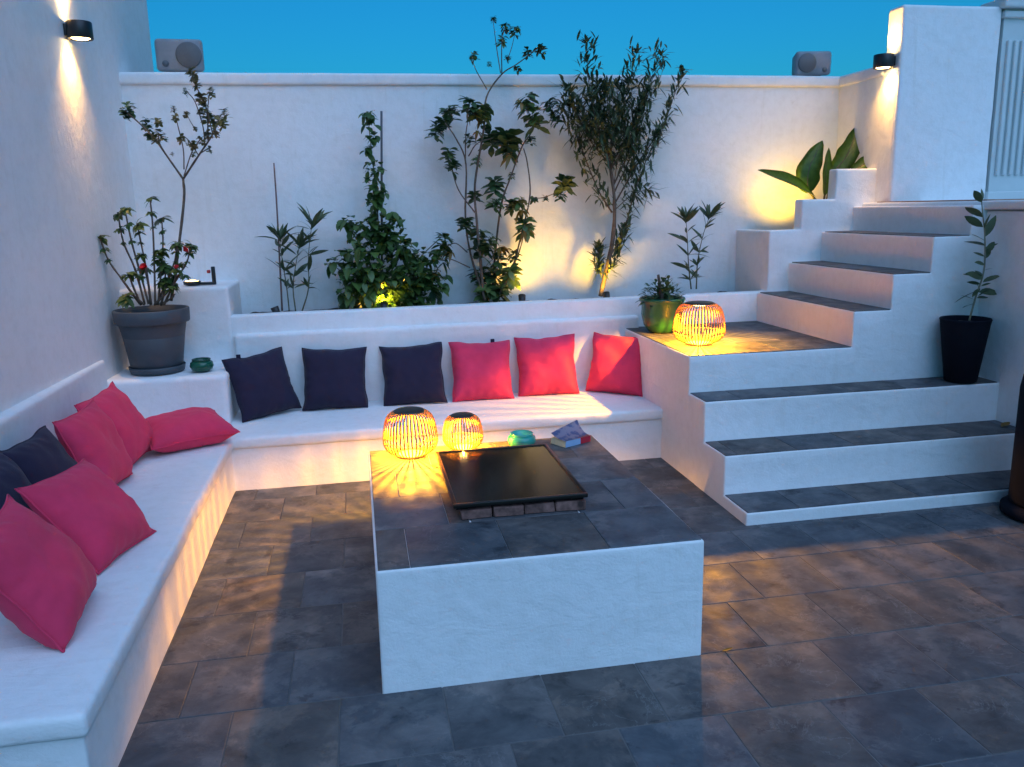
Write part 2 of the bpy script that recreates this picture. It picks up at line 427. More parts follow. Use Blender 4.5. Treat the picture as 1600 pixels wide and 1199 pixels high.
# glass lid over the pit
gl = empty('glass_lid', (.617, 3.635, .555))
tag(gl, 'black framed dark glass lid lying on the bricks of the fire pit', 'lid')
gx, gy = .278, .388
FR = simple('lid_frame', (.02, .018, .016), .35, metal=.6)
for s in (-1, 1):
    bm = bmesh.new(); add_box(bm, (0, s * gy, 0), (gx * 2 + .017, .017, .018), bevel=.003); bm_obj('frame_bar', bm, FR, gl)
    bm = bmesh.new(); add_box(bm, (s * gx, 0, 0), (.017, gy * 2 - .019, .018), bevel=.003); bm_obj('frame_bar', bm, FR, gl)
t = NT('smoked_glass'); SMOKE = t.set(Base_Color=(.012, .010, .008), Roughness=.14, Alpha=.92, Specular_IOR_Level=.12)
bm = bmesh.new(); add_box(bm, (0, 0, 0), (gx * 2 - .014, gy * 2 - .014, .007)); bm_obj('pane', bm, SMOKE, gl, False)
for sx in (-1, 1):
    for sy in (-1, 1):
        bm = bmesh.new(); add_box(bm, (sx * (gx - .03), sy * (gy - .03), -.0165), (.05, .03, .013), bevel=.002); bm_obj('foot', bm, FR, gl)

# --- lanterns
BAMBOO = simple('bamboo', (.34, .17, .045), .55, var=.3, scale=20)
CAPM = simple('lantern_cap', (.035, .022, .014), .45)
BASEM = simple('lantern_base', (.55, .42, .25), .5)
LED = emis('led', (1, .62, .22, 1), 9)
LPROF = [(0.02, .46), (.05, .62), (.10, .78), (.18, .92), (.30, 1.0), (.45, .99), (.62, .95), (.78, .88), (.87, .79), (.93, .66), (.96, .52)]
def lantern(loc, Rr, H, n, label, energy, cap=CAPM, slat_w=.0074):
    g = empty('slatted_lantern', loc, rnd.uniform(0, 1)); tag(g, label, 'lantern', 'slatted table lanterns')
    pts = spline([Vector((r * Rr, 0, z * H)) for z, r in LPROF], 2)
    bm = bmesh.new(); L = len(pts); rings = []
    for i, p in enumerate(pts):
        t = (pts[min(i + 1, L - 1)] - pts[max(i - 1, 0)]).normalized(); nrm = Vector((t.z, 0, -t.x))
        rings.append([bm.verts.new(p + Vector((0, sy * slat_w / 2, 0)) + nrm * sn * .0013) for sy, sn in ((-1, -1), (1, -1), (1, 1), (-1, 1))])
    for a, b in zip(rings, rings[1:]):
        for k in range(4): bm.faces.new((a[k], a[(k + 1) % 4], b[(k + 1) % 4], b[k]))
    bm.faces.new(rings[0][::-1]); bm.faces.new(rings[-1])
    bmesh.ops.recalc_face_normals(bm, faces=bm.faces)
    me = bpy.data.meshes.new('slat'); bm.to_mesh(me); bm.free(); me.materials.append(BAMBOO)
    for k in range(n): link('slat', me, None, g, (0, 0, 0), (0, 0, 2 * math.pi * (k + rnd.uniform(-.06, .06)) / n))
    bm = bmesh.new(); add_lathe(bm, [(Rr * .50, .0), (Rr * .50, .008), (Rr * .47, .011)], 40); bm_obj('base_plate', bm, BASEM, g)
    bm = bmesh.new(); add_lathe(bm, [(Rr * .45, H * .945), (Rr * .57, H * .945), (Rr * .58, H * .962), (Rr * .50, H * .985), (Rr * .28, H), (Rr * .02, H)], 40); c = bm_obj('top_cap', bm, cap, g)
    bm = bmesh.new(); add_lathe(bm, [(Rr * .24, H * .91), (Rr * .24, H * .944)], 24); bm_obj('led_disc', bm, LED, c)
    for zz, k in ((.30, 1.0), (.74, .865)):     # thin hoops that tie the slats
        bm = bmesh.new(); pp = [Vector((math.cos(a) * Rr * k * .985, math.sin(a) * Rr * k * .985, H * zz)) for a in [2 * math.pi * i / 48 for i in range(49)]]
        add_tube(bm, pp, .0011, .0011, 4); bm_obj('hoop', bm, BAMBOO, g)
    spot_light(g, (0, 0, H * .895), (0, 0, -1), energy, 151, .25, radius=.0095)
    return g
lantern((.222, 4.245, TZ + .001), .143, .252, 44, 'larger slatted bamboo lantern with a dark cap on the tiled table', 68)
lantern((.505, 4.300, TZ + .001), .108, .193, 40, 'smaller slatted lantern beside a turquoise bowl on the tiled table', 55)
lantern((2.262, 5.30, .814), .175, .292, 48, 'big glowing slatted lantern on the landing beside the green pot', 100)

# --- wall lamps
LENS = emis('lamp_lens', (1, .68, .28, 1), 9)
def wall_lamp(loc, facing, label, energy):
    g = empty('wall_lamp', loc); g.rotation_euler = (0, 0, facing); tag(g, label, 'wall lamp', 'black up and down wall lamps')
    d = .082
    bm = bmesh.new()
    add_lathe(bm, [(.056, -.044), (.070, -.050), (.073, -.045), (.073, .045), (.070, .050), (.056, .044)], 40, (d, 0, 0), False, False); bm_obj('drum', bm, BLACK, g)
    bm = bmesh.new(); add_box(bm, (.008, 0, 0), (.016, .07, .07), bevel=.003); bm_obj('back_plate', bm, BLACK, g)
    for s in (-1, 1):
        bm = bmesh.new(); add_lathe(bm, [(.057, s * .040), (.045, s * .047), (.02, s * .050)], 32, (d, 0, 0)); bm_obj('lens', bm, LENS, g)
        spot_light(g, (d - .012, 0, s * .052), (-.42, 0, s), energy, 104, 1.0, (1, .52, .12), .02)
    return g
wall_lamp((lw(5.80) + .0, 5.80, 2.868), -.03, 'black drum wall lamp on the tall house wall above the bench', 20)
wall_lamp((4.153, 6.135, 2.79), math.pi, 'black drum wall lamp on the side of the white pier', 20)

# --- loudspeakers
GREY = simple('speaker_shell', (.22, .23, .25), .5, bump=.1); GRILLE = simple('speaker_grille', (.10, .11, .12), .6, bump=.5, bscale=200)
def speaker(loc, rz, w, h, side, label):
    g = empty('loudspeaker', loc, rz); tag(g, label, 'loudspeaker', 'loudspeakers on the garden wall')
    bm = bmesh.new(); d = .17
    add_box(bm, (0, .03, h / 2 + .012), (w, d, h), bevel=.028, seg=4)
    for v in bm.verts:
        if v.co.y > .05: v.co.x *= .86; v.co.z = (v.co.z - h / 2) * .86 + h / 2
    bm_obj('cabinet', bm, GREY, g)
    bm = bmesh.new(); add_lathe(bm, [(h * .40, 0), (h * .40, .008), (h * .36, .013), (.004, .016)], 40)
    bm_obj('woofer_grille', bm, GRILLE, g, True, (side * w * .20, -.054, h / 2 + .012), (R(90), 0, 0))
    bm = bmesh.new(); add_lathe(bm, [(h * .10, 0), (h * .10, .006), (.003, .009)], 24)
    bm_obj('tweeter', bm, GRILLE, g, True, (-side * w * .30, -.054, h * .28), (R(90), 0, 0))
    bm = bmesh.new(); add_box(bm, (0, .03, .008), (w * .5, .10, .014), bevel=.003); bm_obj('bracket', bm, BLACK, g)
    return g
p = at(284, 112, 6.93); speaker((p.x, 6.93, 2.79), .05, .335, .23, 1, 'grey loudspeaker on the garden wall near the tall house wall')
p = at(1267, 121, 6.93); speaker((p.x, 6.93, 2.79), -.12, .31, .195, -1, 'small grey loudspeaker on the garden wall near the white pier')

# --- cushions
def cushion_mesh(W, H, T, seed, ear=.085):
    n = 30; bm = bmesh.new(); off = Vector((seed * 13.1, seed * 7.7, seed * 3.3)); grids = []
    for side in (1, -1):
        g = []
        for j in range(n + 1):
            row = []
            for i in range(n + 1):
                u, v = 2 * i / n - 1, 2 * j / n - 1
                edge = i in (0, n) or j in (0, n)
                if side == -1 and edge: row.append(grids[0][j][i]); continue
                x = W / 2 * u * (1 - ear * (1 - v * v)); y = H / 2 * v * (1 - ear * (1 - u * u))
                t = T / 2 * max(0, (1 - u ** 4) * (1 - v ** 4)) ** .62 * (1 - .10 * v) * (1 - .18 * abs(u * v))
                q = Vector((x, y, side * .2))
                wr = noise.noise(q * 6 + off) * .020 + noise.noise(q * 17 + off) * .007
                cr = max(abs(u), abs(v)); wr += .009 * math.sin(20 * (math.atan2(v, u)) + seed) * max(0, cr - .72) / .28 * (1 if not edge else 0)
                z = side * t + wr * (1 if not edge else 0) * (t / (T / 2)) ** .5
                x += noise.noise(Vector((v * 2.2, seed, 1))) * .010; y += noise.noise(Vector((u * 2.2, seed, 7))) * .010
                row.append(bm.verts.new((x, y, z if not edge else noise.noise(Vector((u * 2, v * 2, seed))) * .008)))
            g.append(row)
        grids.append(g)
        for j in range(n):
            for i in range(n):
                f = (g[j][i], g[j][i + 1], g[j + 1][i + 1], g[j + 1][i])
                try: bm.faces.new(f if side == 1 else f[::-1])
                except ValueError: pass
    return bm
_seed = [1]
def cushion(c, yaw, lean, roll, mat, label, W=.45, H=.45, T=.185, rest=.357, group='scatter cushions on the bench', tab=None, fixz=True):
    _seed[0] += 1
    bm = cushion_mesh(W, H, T, _seed[0])
    M = Matrix.Rotation(yaw, 4, 'Z') @ Matrix.Rotation(R(90) - lean, 4, 'X') @ Matrix.Rotation(roll, 4, 'Z')
    for v in bm.verts: v.co = M @ v.co
    if fixz:
        lo = min(v.co.z for v in bm.verts)
        for v in bm.verts:                                   # the lower edge squashes on the seat
            if v.co.z < lo + .022: v.co.z = lo + .022 - (lo + .022 - v.co.z) * .35
        lo = min(v.co.z for v in bm.verts); c = Vector((c[0], c[1], rest + .004 - lo))
    nn = 30; bm.verts.ensure_lookup_table(); k1 = nn + 1
    rim = [bm.verts[i].co.copy() for i in list(range(0, k1)) + [j * k1 + nn for j in range(1, k1)] + [nn * k1 + i for i in range(nn - 1, -1, -1)] + [j * k1 for j in range(nn - 1, -1, -1)]]
    o = bm_obj('cushion', bm, mat, None, True, c); tag(o, label, 'cushion', group)
    b3 = bmesh.new(); add_tube(b3, rim, .0042, .0042, 6); bm_obj('seam', b3, mat, o)
    if tab:
        b2 = bmesh.new(); q = M @ Vector((tab[0] * W / 2 * .86, H / 2 * .98, 0)); add_box(b2, q, (.030, .012, .035), bevel=.003); bm_obj('zip_tab', b2, NAVY, o)
    return o
def cu(x, y, yaw, lean, roll, mat, label, **k):
    cushion((x, y, 0), R(yaw), R(lean), R(roll), mat, label, W=.462, H=.462, **k)
cu(-.70, 5.95, 34, 20, 4, NAVY, 'tilted navy cushion propped in the corner beside the plinth', tab=(-.55, 0))
cu(-.205, 6.065, 1, 22, -2, NAVY, 'upright navy cushion between two other navy cushions')
cu(.36, 6.065, -6, 24, 3, NAVY, 'upright navy cushion next to a pink cushion')
cu(.87, 6.065, 0, 23, -1, PINK, 'pink cushion next to a navy cushion on the bench', tab=(.5, 0))
cu(1.372, 6.075, -7, 18, 2, PINK, 'pink cushion between two pink cushions against the back')
cu(1.90, 5.97, -40, 18, -1, PINK, 'pink cushion turned into the bench corner below the landing')
# left arm of the bench
cushion(atz(290, 680, .42), R(18), R(82), R(10), PINK, 'pink cushion lying flat against the corner plinth', W=.52, H=.44, T=.20)
cu(-1.405, 4.985, 78, 27, 5, PINK, 'pink cushion leaning on another pink cushion near the plinth')
cu(-1.395, 4.50, 83, 20, 1, PINK, 'pink cushion squeezed between a pink and a navy cushion')
cu(-1.46, 4.02, 85, 24, 0, NAVY, 'navy cushion leaning on the back rest behind two pink cushions')
cu(-1.46, 3.56, 88, 25, 2, NAVY, 'navy cushion behind the broad tilted pink cushion')
cu(-1.165, 3.60, 77, 41, -3, PINK, 'broad tilted pink cushion in front of the navy cushions')
cu(-1.15, 2.93, 90, 31, 6, PINK, 'pink cushion nearest the open end of the bench', T=.20)

# --- bowls
def bowl(loc, r, h, mat, inner, label):
    g = empty('lidded_ashtray', loc); tag(g, label, 'bowl', 'round ceramic bowls')
    bm = bmesh.new(); add_lathe(bm, [(r * .55, 0), (r * .86, h * .14), (r, h * .42), (r * .93, h * .72), (r * .76, h * .86), (r * .72, h * .82)], 40, cap1=False); bm_obj('bowl_body', bm, mat, g)
    bm = bmesh.new(); add_lathe(bm, [(r * .74, h * .84), (r * .80, h * .98), (r * .74, h), (r * .66, h * .86), (r * .3, h * .55), (r * .02, h * .5)], 40, cap0=False); bm_obj('inset_rim', bm, inner, g)
    return g
TURQ = simple('turquoise_glaze', (.03, .30, .24), .18, var=.25, scale=12); TURQ2 = simple('turquoise_glaze_light', (.05, .38, .30), .2)
DGREEN = simple('dark_green_glaze', (.008, .085, .05), .2); DG2 = simple('darker_green_glaze', (.004, .05, .03), .25)
bowl((.819, 4.262, TZ + .001), .078, .076, TURQ, TURQ2, 'turquoise glazed round bowl next to the book on the table')
bowl((-1.08, 5.88, .711), .078, .085, DGREEN, DG2, 'dark green round bowl beside the big grey pot')

# --- book
g = empty('paperback_book', (1.09, 4.265, TZ + .001), R(28)); tag(g, 'thick paperback with a curled patterned cover on the tiled table', 'book')
PAPER = simple('book_pages', (.80, .66, .40), .9, bump=.4, bscale=150)
bl_, bw2, bh = .185, .122, .034
bm = bmesh.new(); add_box(bm, (0, 0, bh / 2), (bl_, bw2, bh), bevel=.002, seg=1)
for v in bm.verts:
    if v.co.x < 0: v.co.x += .008 * math.sin((v.co.z / bh) * 2)
bm_obj('page_block', bm, PAPER, g, False)
t = NT('cover_print'); co = t.coord()
vor = t.new('ShaderNodeTexVoronoi'); vor.inputs['Scale'].default_value = 26; t.l.new(co, vor.inputs['Vector'])
sep = t.new('ShaderNodeSeparateXYZ'); t.l.new(co, sep.inputs[0])
base = t.mix(t.ramp(t.noise(co, 22, 3), [(.47, (0, 0, 0)), (.53, (1, 1, 1))]), (.42, .36, .46), (.16, .19, .36))
base = t.mix(t.ramp(t.noise(co, 9, 2), [(.60, (0, 0, 0)), (.62, (1, 1, 1))]), base, (.45, .13, .16))
edge = t.ramp(sep.outputs['Y'], [(.0, (0, 0, 0)), (.5, (0, 0, 0))])
COVER = t.set(Base_Color=base, Roughness=.35)
# cover: a thin sheet, curling up along its free edge
def cover_mesh(z0, curl, name, mat):
    bm = bmesh.new(); nx, ny = 10, 10; gg = []
    for j in range(ny + 1):
        row = []
        for i in range(nx + 1):
            u, v = i / nx, j / ny
            x = (u - .5) * bl_; y = (v - .5) * bw2
            lift = curl * (v ** 2.2) * (.35 + .65 * u)
            row.append(bm.verts.new((x, y - lift * .25, z0 + lift)))
        gg.append(row)
    for j in range(ny):
        for i in range(nx): bm.faces.new((gg[j][i], gg[j][i + 1], gg[j + 1][i + 1], gg[j + 1][i]))
    bmesh.ops.solidify(bm, geom=bm.faces[:], thickness=.0012)
    return bm_obj(name, bm, mat, g)
cover_mesh(bh + .002, .068, 'front_cover', COVER)
CB = simple('cover_blue', (.30, .42, .60), .35); CR = simple('cover_red', (.50, .02, .04), .35); CN = simple('cover_dark', (.02, .025, .05), .4)
for x0, x1, m in ((-bl_ / 2 + .002, .018, CB), (.018, bl_ / 2, CR)):
    bm = bmesh.new(); add_box(bm, ((x0 + x1) / 2, -bw2 / 2 - .0012, bh / 2 + .001), (x1 - x0, .0016, bh), bevel=.0004, seg=1); bm_obj('spine', bm, m, g, False)

# --- pots
def pot(name, loc, prof, mat, label, soilr, soilz, cat='pot', n=48, saucer=None):
    g = empty(name, loc); tag(g, label, cat)
    bm = bmesh.new(); add_lathe(bm, prof, n, cap1=False); bm_obj('pot_body', bm, mat, g)
    bm = bmesh.new(); rr = soilr
    add_lathe(bm, [(rr, soilz), (rr * .6, soilz + .012), (.01, soilz + .015)], 24, cap0=False)
    for v in bm.verts: v.co.z += rnd.uniform(-.004, .006)
    bm_obj('potting_soil', bm, SOIL, g)
    if saucer:
        bm = bmesh.new(); add_lathe(bm, saucer, n, cap1=False); bm_obj('saucer', bm, mat, g)
    return g
GREYP = simple('grey_plastic', (.055, .066, .078), .55, var=.12, scale=5, bump=.15)
gp = pot('flower_pot', (-1.385, 6.0 - .03, .709), [(.155, .014), (.165, .02), (.210, .335), (.205, .337), (.236, .340), (.240, .350), (.243, .425), (.238, .432), (.226, .432), (.220, .36), (.16, .06)], GREYP,
         'big grey flower pot with a rim and saucer on the corner plinth', .222, .385, saucer=[(.15, 0), (.172, .003), (.183, .045), (.178, .047), (.168, .018), (.15, .012)])
GREENP = simple('green_glaze', (.012, .085, .040), .25, var=.3, scale=5)
pot('green_pot', (2.222, 5.90, .814), [(.075, 0), (.10, .012), (.135, .06), (.155, .14), (.152, .215), (.165, .235), (.172, .25), (.165, .262), (.150, .255), (.142, .2), (.1, .05)], GREENP,
    'round green glazed pot at the back of the landing', .146, .225)
pot('tapered_pot', (3.85, 4.735, .575), [(.090, 0), (.098, .006), (.144, .36), (.150, .40), (.154, .408), (.150, .415), (.140, .412), (.136, .36), (.088, .03)], BLACKP,
    'tall tapered black pot holding an olive sapling on the steps', .137, .375)

# --- tall dark container by the lowest step
g = empty('tall_container', (3.725, 3.79, 0)); tag(g, 'tall rounded black container on a wide foot beside the lowest step', 'container')
bm = bmesh.new(); add_lathe(bm, [(.20, .07), (.208, .09), (.206, .72), (.195, .79), (.165, .835), (.10, .86), (.01, .865)], 48); bm_obj('housing', bm, BLACKP, g)
bm = bmesh.new(); add_lathe(bm, [(.235, .004), (.245, .012), (.245, .045), (.225, .062), (.19, .072)], 48); bm_obj('foot_ring', bm, BLACKP, g)
bm = bmesh.new(); add_lathe(bm, [(.012, -.012), (.030, -.010), (.030, .010), (.012, .012)], 20)
bm_obj('wheel', bm, simple('wheel_grey', (.3, .3, .3), .4), g, True, (-.21, -.135, .032), (R(90), 0, R(-60)))

# --- fluted pilaster of the house on the terrace
g = empty('fluted_pilaster', (5.23, 6.03, 1.73)); tag(g, 'pale grey fluted pilaster standing beside the white pier', 'pilaster')
PALE = simple('pale_paint', (.52, .58, .58), .6, var=.06, scale=3)
bm = bmesh.new(); add_box(bm, (.02, .12, .72), (.46, .20, 1.44), bevel=.004); bm_obj('shaft', bm, PALE, g, False)
for k in range(7):
    bm = bmesh.new(); add_box(bm, (-.155 + k * .06, .012, .70), (.034, .03, 1.02), bevel=.010, seg=3); bm_obj('flute', bm, PALE, g)
bm = bmesh.new(); add_box(bm, (.02, .10, 1.475), (.56, .28, .075), bevel=.012); add_box(bm, (.02, .11, 1.395), (.50, .24, .05), bevel=.01); bm_obj('capital', bm, PALE, g, False)
bm = bmesh.new(); add_box(bm, (.02, .11, .03), (.52, .25, .07), bevel=.008); bm_obj('plinth_block', bm, PALE, g, False)

# ------------------------------------------------------------------ PLANTS
def add_leaf(bm, base, d, L, W, up=Vector((0, 0, 1)), droop=.25, fold=.15, n=4, shape=1.0):
    d = d.normalized(); s = d.cross(up)
    s = s.normalized() if s.length > 1e-3 else d.orthogonal().normalized()
    nn = s.cross(d).normalized(); rows = []
    for i in range(n + 1):
        t = i / n; w = W / 2 * (math.sin(math.pi * min(1, (t * .96 + .04)) ** shape)) ** .8 if 0 < i < n else W * .04
        p = base + d * (L * t) - Vector((0, 0, 1)) * (droop * L * t * t)
        rows.append([bm.verts.new(p - s * w + nn * fold * w), bm.verts.new(p), bm.verts.new(p + s * w + nn * fold * w)])
    for a, b in zip(rows, rows[1:]):
        bm.faces.new((a[0], a[1], b[1], b[0])); bm.faces.new((a[1], a[2], b[2], b[1]))
def rvec(): 
    while True:
        v = Vector((rnd.uniform(-1, 1), rnd.uniform(-1, 1), rnd.uniform(-1, 1)))
        if .05 < v.length < 1: return v.normalized()
def rosette_mesh(name, n, L, W, mat, spread=1.0, droop=.3, shape=1.0, stack=.3):
    bm = bmesh.new()
    for k in range(n):
        a = k * 2.399 + rnd.uniform(-.3, .3); e = rnd.uniform(-.35, .85)
        d = Vector((math.cos(a) * spread, math.sin(a) * spread, e))
        add_leaf(bm, Vector((0, 0, rnd.uniform(-stack, stack * .3) * L)), d, L * rnd.uniform(.75, 1.1), W * rnd.uniform(.8, 1.15), droop=droop, shape=shape)
    me = bpy.data.meshes.new(name); bm.to_mesh(me); bm.free(); me.materials.append(mat)
    for p in me.polygons: p.use_smooth = True
    return me
def stems(parent, name, lst, mat, dep):
    """lst: (points in photograph pixels, r0, r1); dep gives the depth of each point"""
    for pts, r0, r1 in lst:
        ds = dep(len(pts))
        P = spline([at(x, y, dd) for (x, y), dd in zip(pts, ds)], 5)
        bm = bmesh.new(); add_tube(bm, P, r0, r1, 6, .25); bm_obj(name, bm, mat, parent)
def Z4(*p): return [(660 + x * .4004, y * .4004) for x, y in p]

# thing: shrub with leaf rosettes (many thin stems)
P5Y = 6.60
g5 = empty('flowering_shrub', at(755, 470, P5Y)); tag(g5, 'tall many stemmed shrub with leaf rosettes reaching above the garden wall', 'shrub')
def rel(parent):
    for c in list(parent.children): c.location = c.location - parent.location
dep5 = lambda n: [P5Y + rnd.uniform(-.06, .06) + .05 * math.sin(i + n) for i in range(n)]
stems(g5, 'stem', [
    (Z4((245, 1172), (190, 1000), (168, 850), (170, 640), (130, 540), (88, 480)), .010, .004),
    (Z4((240, 1172), (225, 1000), (212, 860), (205, 720), (240, 500), (250, 380), (310, 290), (370, 250), (450, 190)), .012, .003),
    (Z4((310, 290), (310, 170), (322, 105)), .0045, .0025), (Z4((305, 285), (290, 190), (275, 75)), .004, .002),
    (Z4((252, 350), (205, 265), (192, 205)), .004, .002), (Z4((330, 240), (350, 180), (365, 110)), .003, .002),
    (Z4((300, 1150), (350, 1050), (390, 900), (420, 760), (410, 640), (395, 580)), .008, .004),
    (Z4((270, 1160), (290, 930), (310, 790), (345, 690), (390, 570), (430, 500), (400, 400)), .009, .004),
    (Z4((420, 772), (470, 772), (540, 745)), .004, .003), (Z4((400, 400), (460, 430), (500, 410)), .004, .003),
    (Z4((185, 1045), (110, 1012), (60, 1015)), .005, .003), (Z4((175, 985), (130, 950), (92, 965)), .005, .003),
    (Z4((205, 830), (140, 740), (112, 640), (105, 590)), .006, .003), (Z4((168, 640), (170, 520), (190, 420)), .005, .003),
    (Z4((180, 610), (215, 560), (290, 535)), .005, .003), (Z4((345, 1070), (385, 960), (400, 880)), .006, .003)], BARK, dep5)
ros5 = [rosette_mesh('leaf_cluster', 34, .068, .030, LEAF_DARK, droop=.3, shape=1.6, stack=.8) for _ in range(4)] + [rosette_mesh('leaf_cluster', 30, .068, .030, LEAF_MID, droop=.4, shape=1.6, stack=.8) for _ in range(2)]
ros5y = [rosette_mesh('leaf_cluster', 7, .085, .036, LEAF_YELLOW, droop=.9, spread=.7) for _ in range(2)]
C5 = [(105,430,40),(55,500,36),(80,470,30),(185,400,42),(235,420,46),(105,590,34),(120,640,32),(265,530,46),(330,530,56),(350,565,42),(405,385,46),(430,455,48),(495,400,38),(512,452,30),(275,70,14),(320,100,22),(365,112,24),(315,150,22),(455,190,24),(410,200,20),(335,222,14),(370,265,15),(195,215,20),(260,245,11),(200,762,28),(280,712,42),(290,785,34),(345,795,28),(382,785,42),(400,870,44),(555,712,42),(540,752,26),(165,860,34),(90,930,38),(220,905,38),(270,930,44),(235,965,46),(290,1010,44),(230,1060,46),(290,1080,60),(340,1062,44),(250,1120,50),(310,1130,50),(355,985,28),(480,770,14),(435,775,16),(215,620,22),(350,680,16),(420,540,22),(180,540,24)]
for i, (x, y, s) in enumerate(C5):
    (px, py), = Z4((x, y)); c = link('leaf_cluster', ros5[i % 6], None, g5, at(px, py, P5Y + rnd.uniform(-.09, .09)), (rnd.uniform(-.5, .5), rnd.uniform(-.5, .5), rnd.uniform(0, 6)))
    k = s * .4004 / FPX * 6.7 / .085 * 1.55; c.scale = (k, k, k)
for i, (x, y, s) in enumerate([(190,420,36),(385,400,34),(215,510,24),(345,600,36),(385,815,32),(400,885,34),(110,975,30),(235,950,34),(300,960,34),(55,1060,34),(225,470,22)]):
    (px, py), = Z4((x, y)); c = link('leaf_cluster', ros5y[i % 2], None, g5, at(px, py, P5Y + rnd.uniform(-.06, .04)), (rnd.uniform(-.4, .4), rnd.uniform(-.4, .4), rnd.uniform(0, 6)))
    k = s * .4004 / FPX * 6.7 / .085 * 1.2; c.scale = (k, k, k)
rel(g5)

# thing: big oleander bush on one trunk
P6Y = 6.58
g6 = empty('oleander_bush', at(938, 462, P6Y)); tag(g6, 'dense narrow leaved bush on a single lit trunk against the garden wall', 'bush')
dep6 = lambda n: [P6Y + .03 * math.sin(i * 1.7) for i in range(n)]
stems(g6, 'trunk', [(Z4((695, 1156), (712, 1080), (742, 940), (750, 800), (735, 660), (722, 585)), .020, .010)], BARK, dep6)
br6 = [((722,590),(660,400),(640,170)),((725,600),(700,450),(690,330)),((728,600),(780,430),(835,210)),((735,650),(850,430),(930,220)),((748,800),(840,640),(920,520),(960,440),(1012,280)),
       ((740,830),(690,750),(640,630),(600,520),(548,430)),((735,1000),(790,890),(830,740),(885,600),(920,520)),((730,640),(650,540),(585,400)),((725,620),(760,500),(760,340)),((735,660),(810,540),(880,360)),
       ((722,600),(620,480),(570,350)),((745,760),(800,640),(850,520)),((728,640),(740,520),(715,350)),((720,1070),(760,1000),(790,900)),((748,720),(820,560),(860,400)),((730,600),(690,520),(640,470)),((700,1075),(685,1030),(690,965)),((738,690),(700,560),(655,380)),((745,740),(770,560),(800,330)),((740,830),(820,760),(880,740))]
bm = bmesh.new(); count = 0
for bi, b in enumerate(br6):
    off = rnd.uniform(-.2, .17) if bi not in (16,) else 0
    Pn = Z4(*b); n = len(Pn)
    P = spline([at(x, y, P6Y + off * (i / (n - 1))) for i, (x, y) in enumerate(Pn)], 7)
    b2 = bmesh.new(); add_tube(b2, P, .0075 if bi < 15 else .004, .0022, 5, .2); bm_obj('branch', b2, BARK, g6)
    L = len(P)
    start = .12 if bi in (4, 5, 6, 13, 16) else .30
    for i in range(int(L * start), L):
        t = (P[min(i + 1, L - 1)] - P[max(i - 1, 0)]).normalized()
        m = 14 if bi not in (4, 5, 6, 13, 16, 19) else 7
        for k in range(m):
            sp = P[i] + rvec() * (.085 * rnd.random() ** .5 if bi not in (4, 6, 13, 16) else .03)
            d = (t * rnd.uniform(.2, 1.3) + rvec() * .9)
            add_leaf(bm, sp, d, rnd.uniform(.075, .125), rnd.uniform(.016, .026), droop=rnd.uniform(.0, .4), n=3); count += 1
    for k in range(12):      # tuft at the tip
        d = t * .9 + rvec() * .8; add_leaf(bm, P[-1], d, rnd.uniform(.07, .11), .024, droop=.3, n=3)
tag(bm_obj('foliage', bm, LEAF_OLEANDER, g6), kind='stuff')
rel(g6)

# thing: climber on a pole with a bushy foot
P4Y = 6.60
g4 = empty('climbing_plant', at(598, 478, P4Y)); tag(g4, 'dense broad leaved climber with a thin leafy shoot tied to a pole', 'climber')
P = [at(596, 174, P4Y + .04), at(597, 478, P4Y + .04)]; bm = bmesh.new(); add_tube(bm, P, .009, .009, 8); bm_obj('pole', bm, simple('grey_cane', (.10, .09, .10), .7), g4)
stems(g4, 'stem', [([(600, 478), (592, 400), (590, 330), (582, 250), (574, 175)], .008, .003), ([(600, 478), (560, 410), (545, 345)], .007, .003), ([(602, 478), (650, 410), (690, 370)], .007, .003), ([(598, 478), (540, 430), (515, 410)], .006, .003)], STEMG, lambda n: [P4Y + rnd.uniform(-.02, .02) for _ in range(n)])
bm = bmesh.new()
blobs = [(598,420,62,.20),(560,440,40,.16),(640,440,44,.17),(580,370,34,.12),(605,350,28,.1),(548,350,16,.07),(535,405,18,.08),(690,400,16,.07),(680,440,22,.08),(590,300,15,.06),(583,262,14,.05),(582,285,12,.05),(586,320,16,.06),(578,235,11,.04),(582,215,9,.03),(577,195,8,.03),(575,178,6,.02),(640,462,50,.18),(575,462,48,.18),(520,412,9,.04),(660,405,20,.08),(625,385,24,.09)]
for (x, y, r, dd) in blobs:
    for k in range(int(r * r * .075) + 8):
        a, q = rnd.uniform(0, 6.283), math.sqrt(rnd.random()) * r
        px, py = x + q * math.cos(a), y + q * math.sin(a) * .75
        if py > 480: continue
        base = at(px, py, P4Y + rnd.uniform(-dd, dd * .6)); d = rvec() * .8 + Vector((rnd.uniform(-.4, .4), -.5, .1))
        s = rnd.uniform(.055, .095) * (1 if r > 15 else .85)
        add_leaf(bm, base, d, s, s * .72, droop=.45, n=4, fold=.2)
tag(bm_obj('foliage', bm, LEAF_VINE, g4), kind='stuff')
rel(g4)

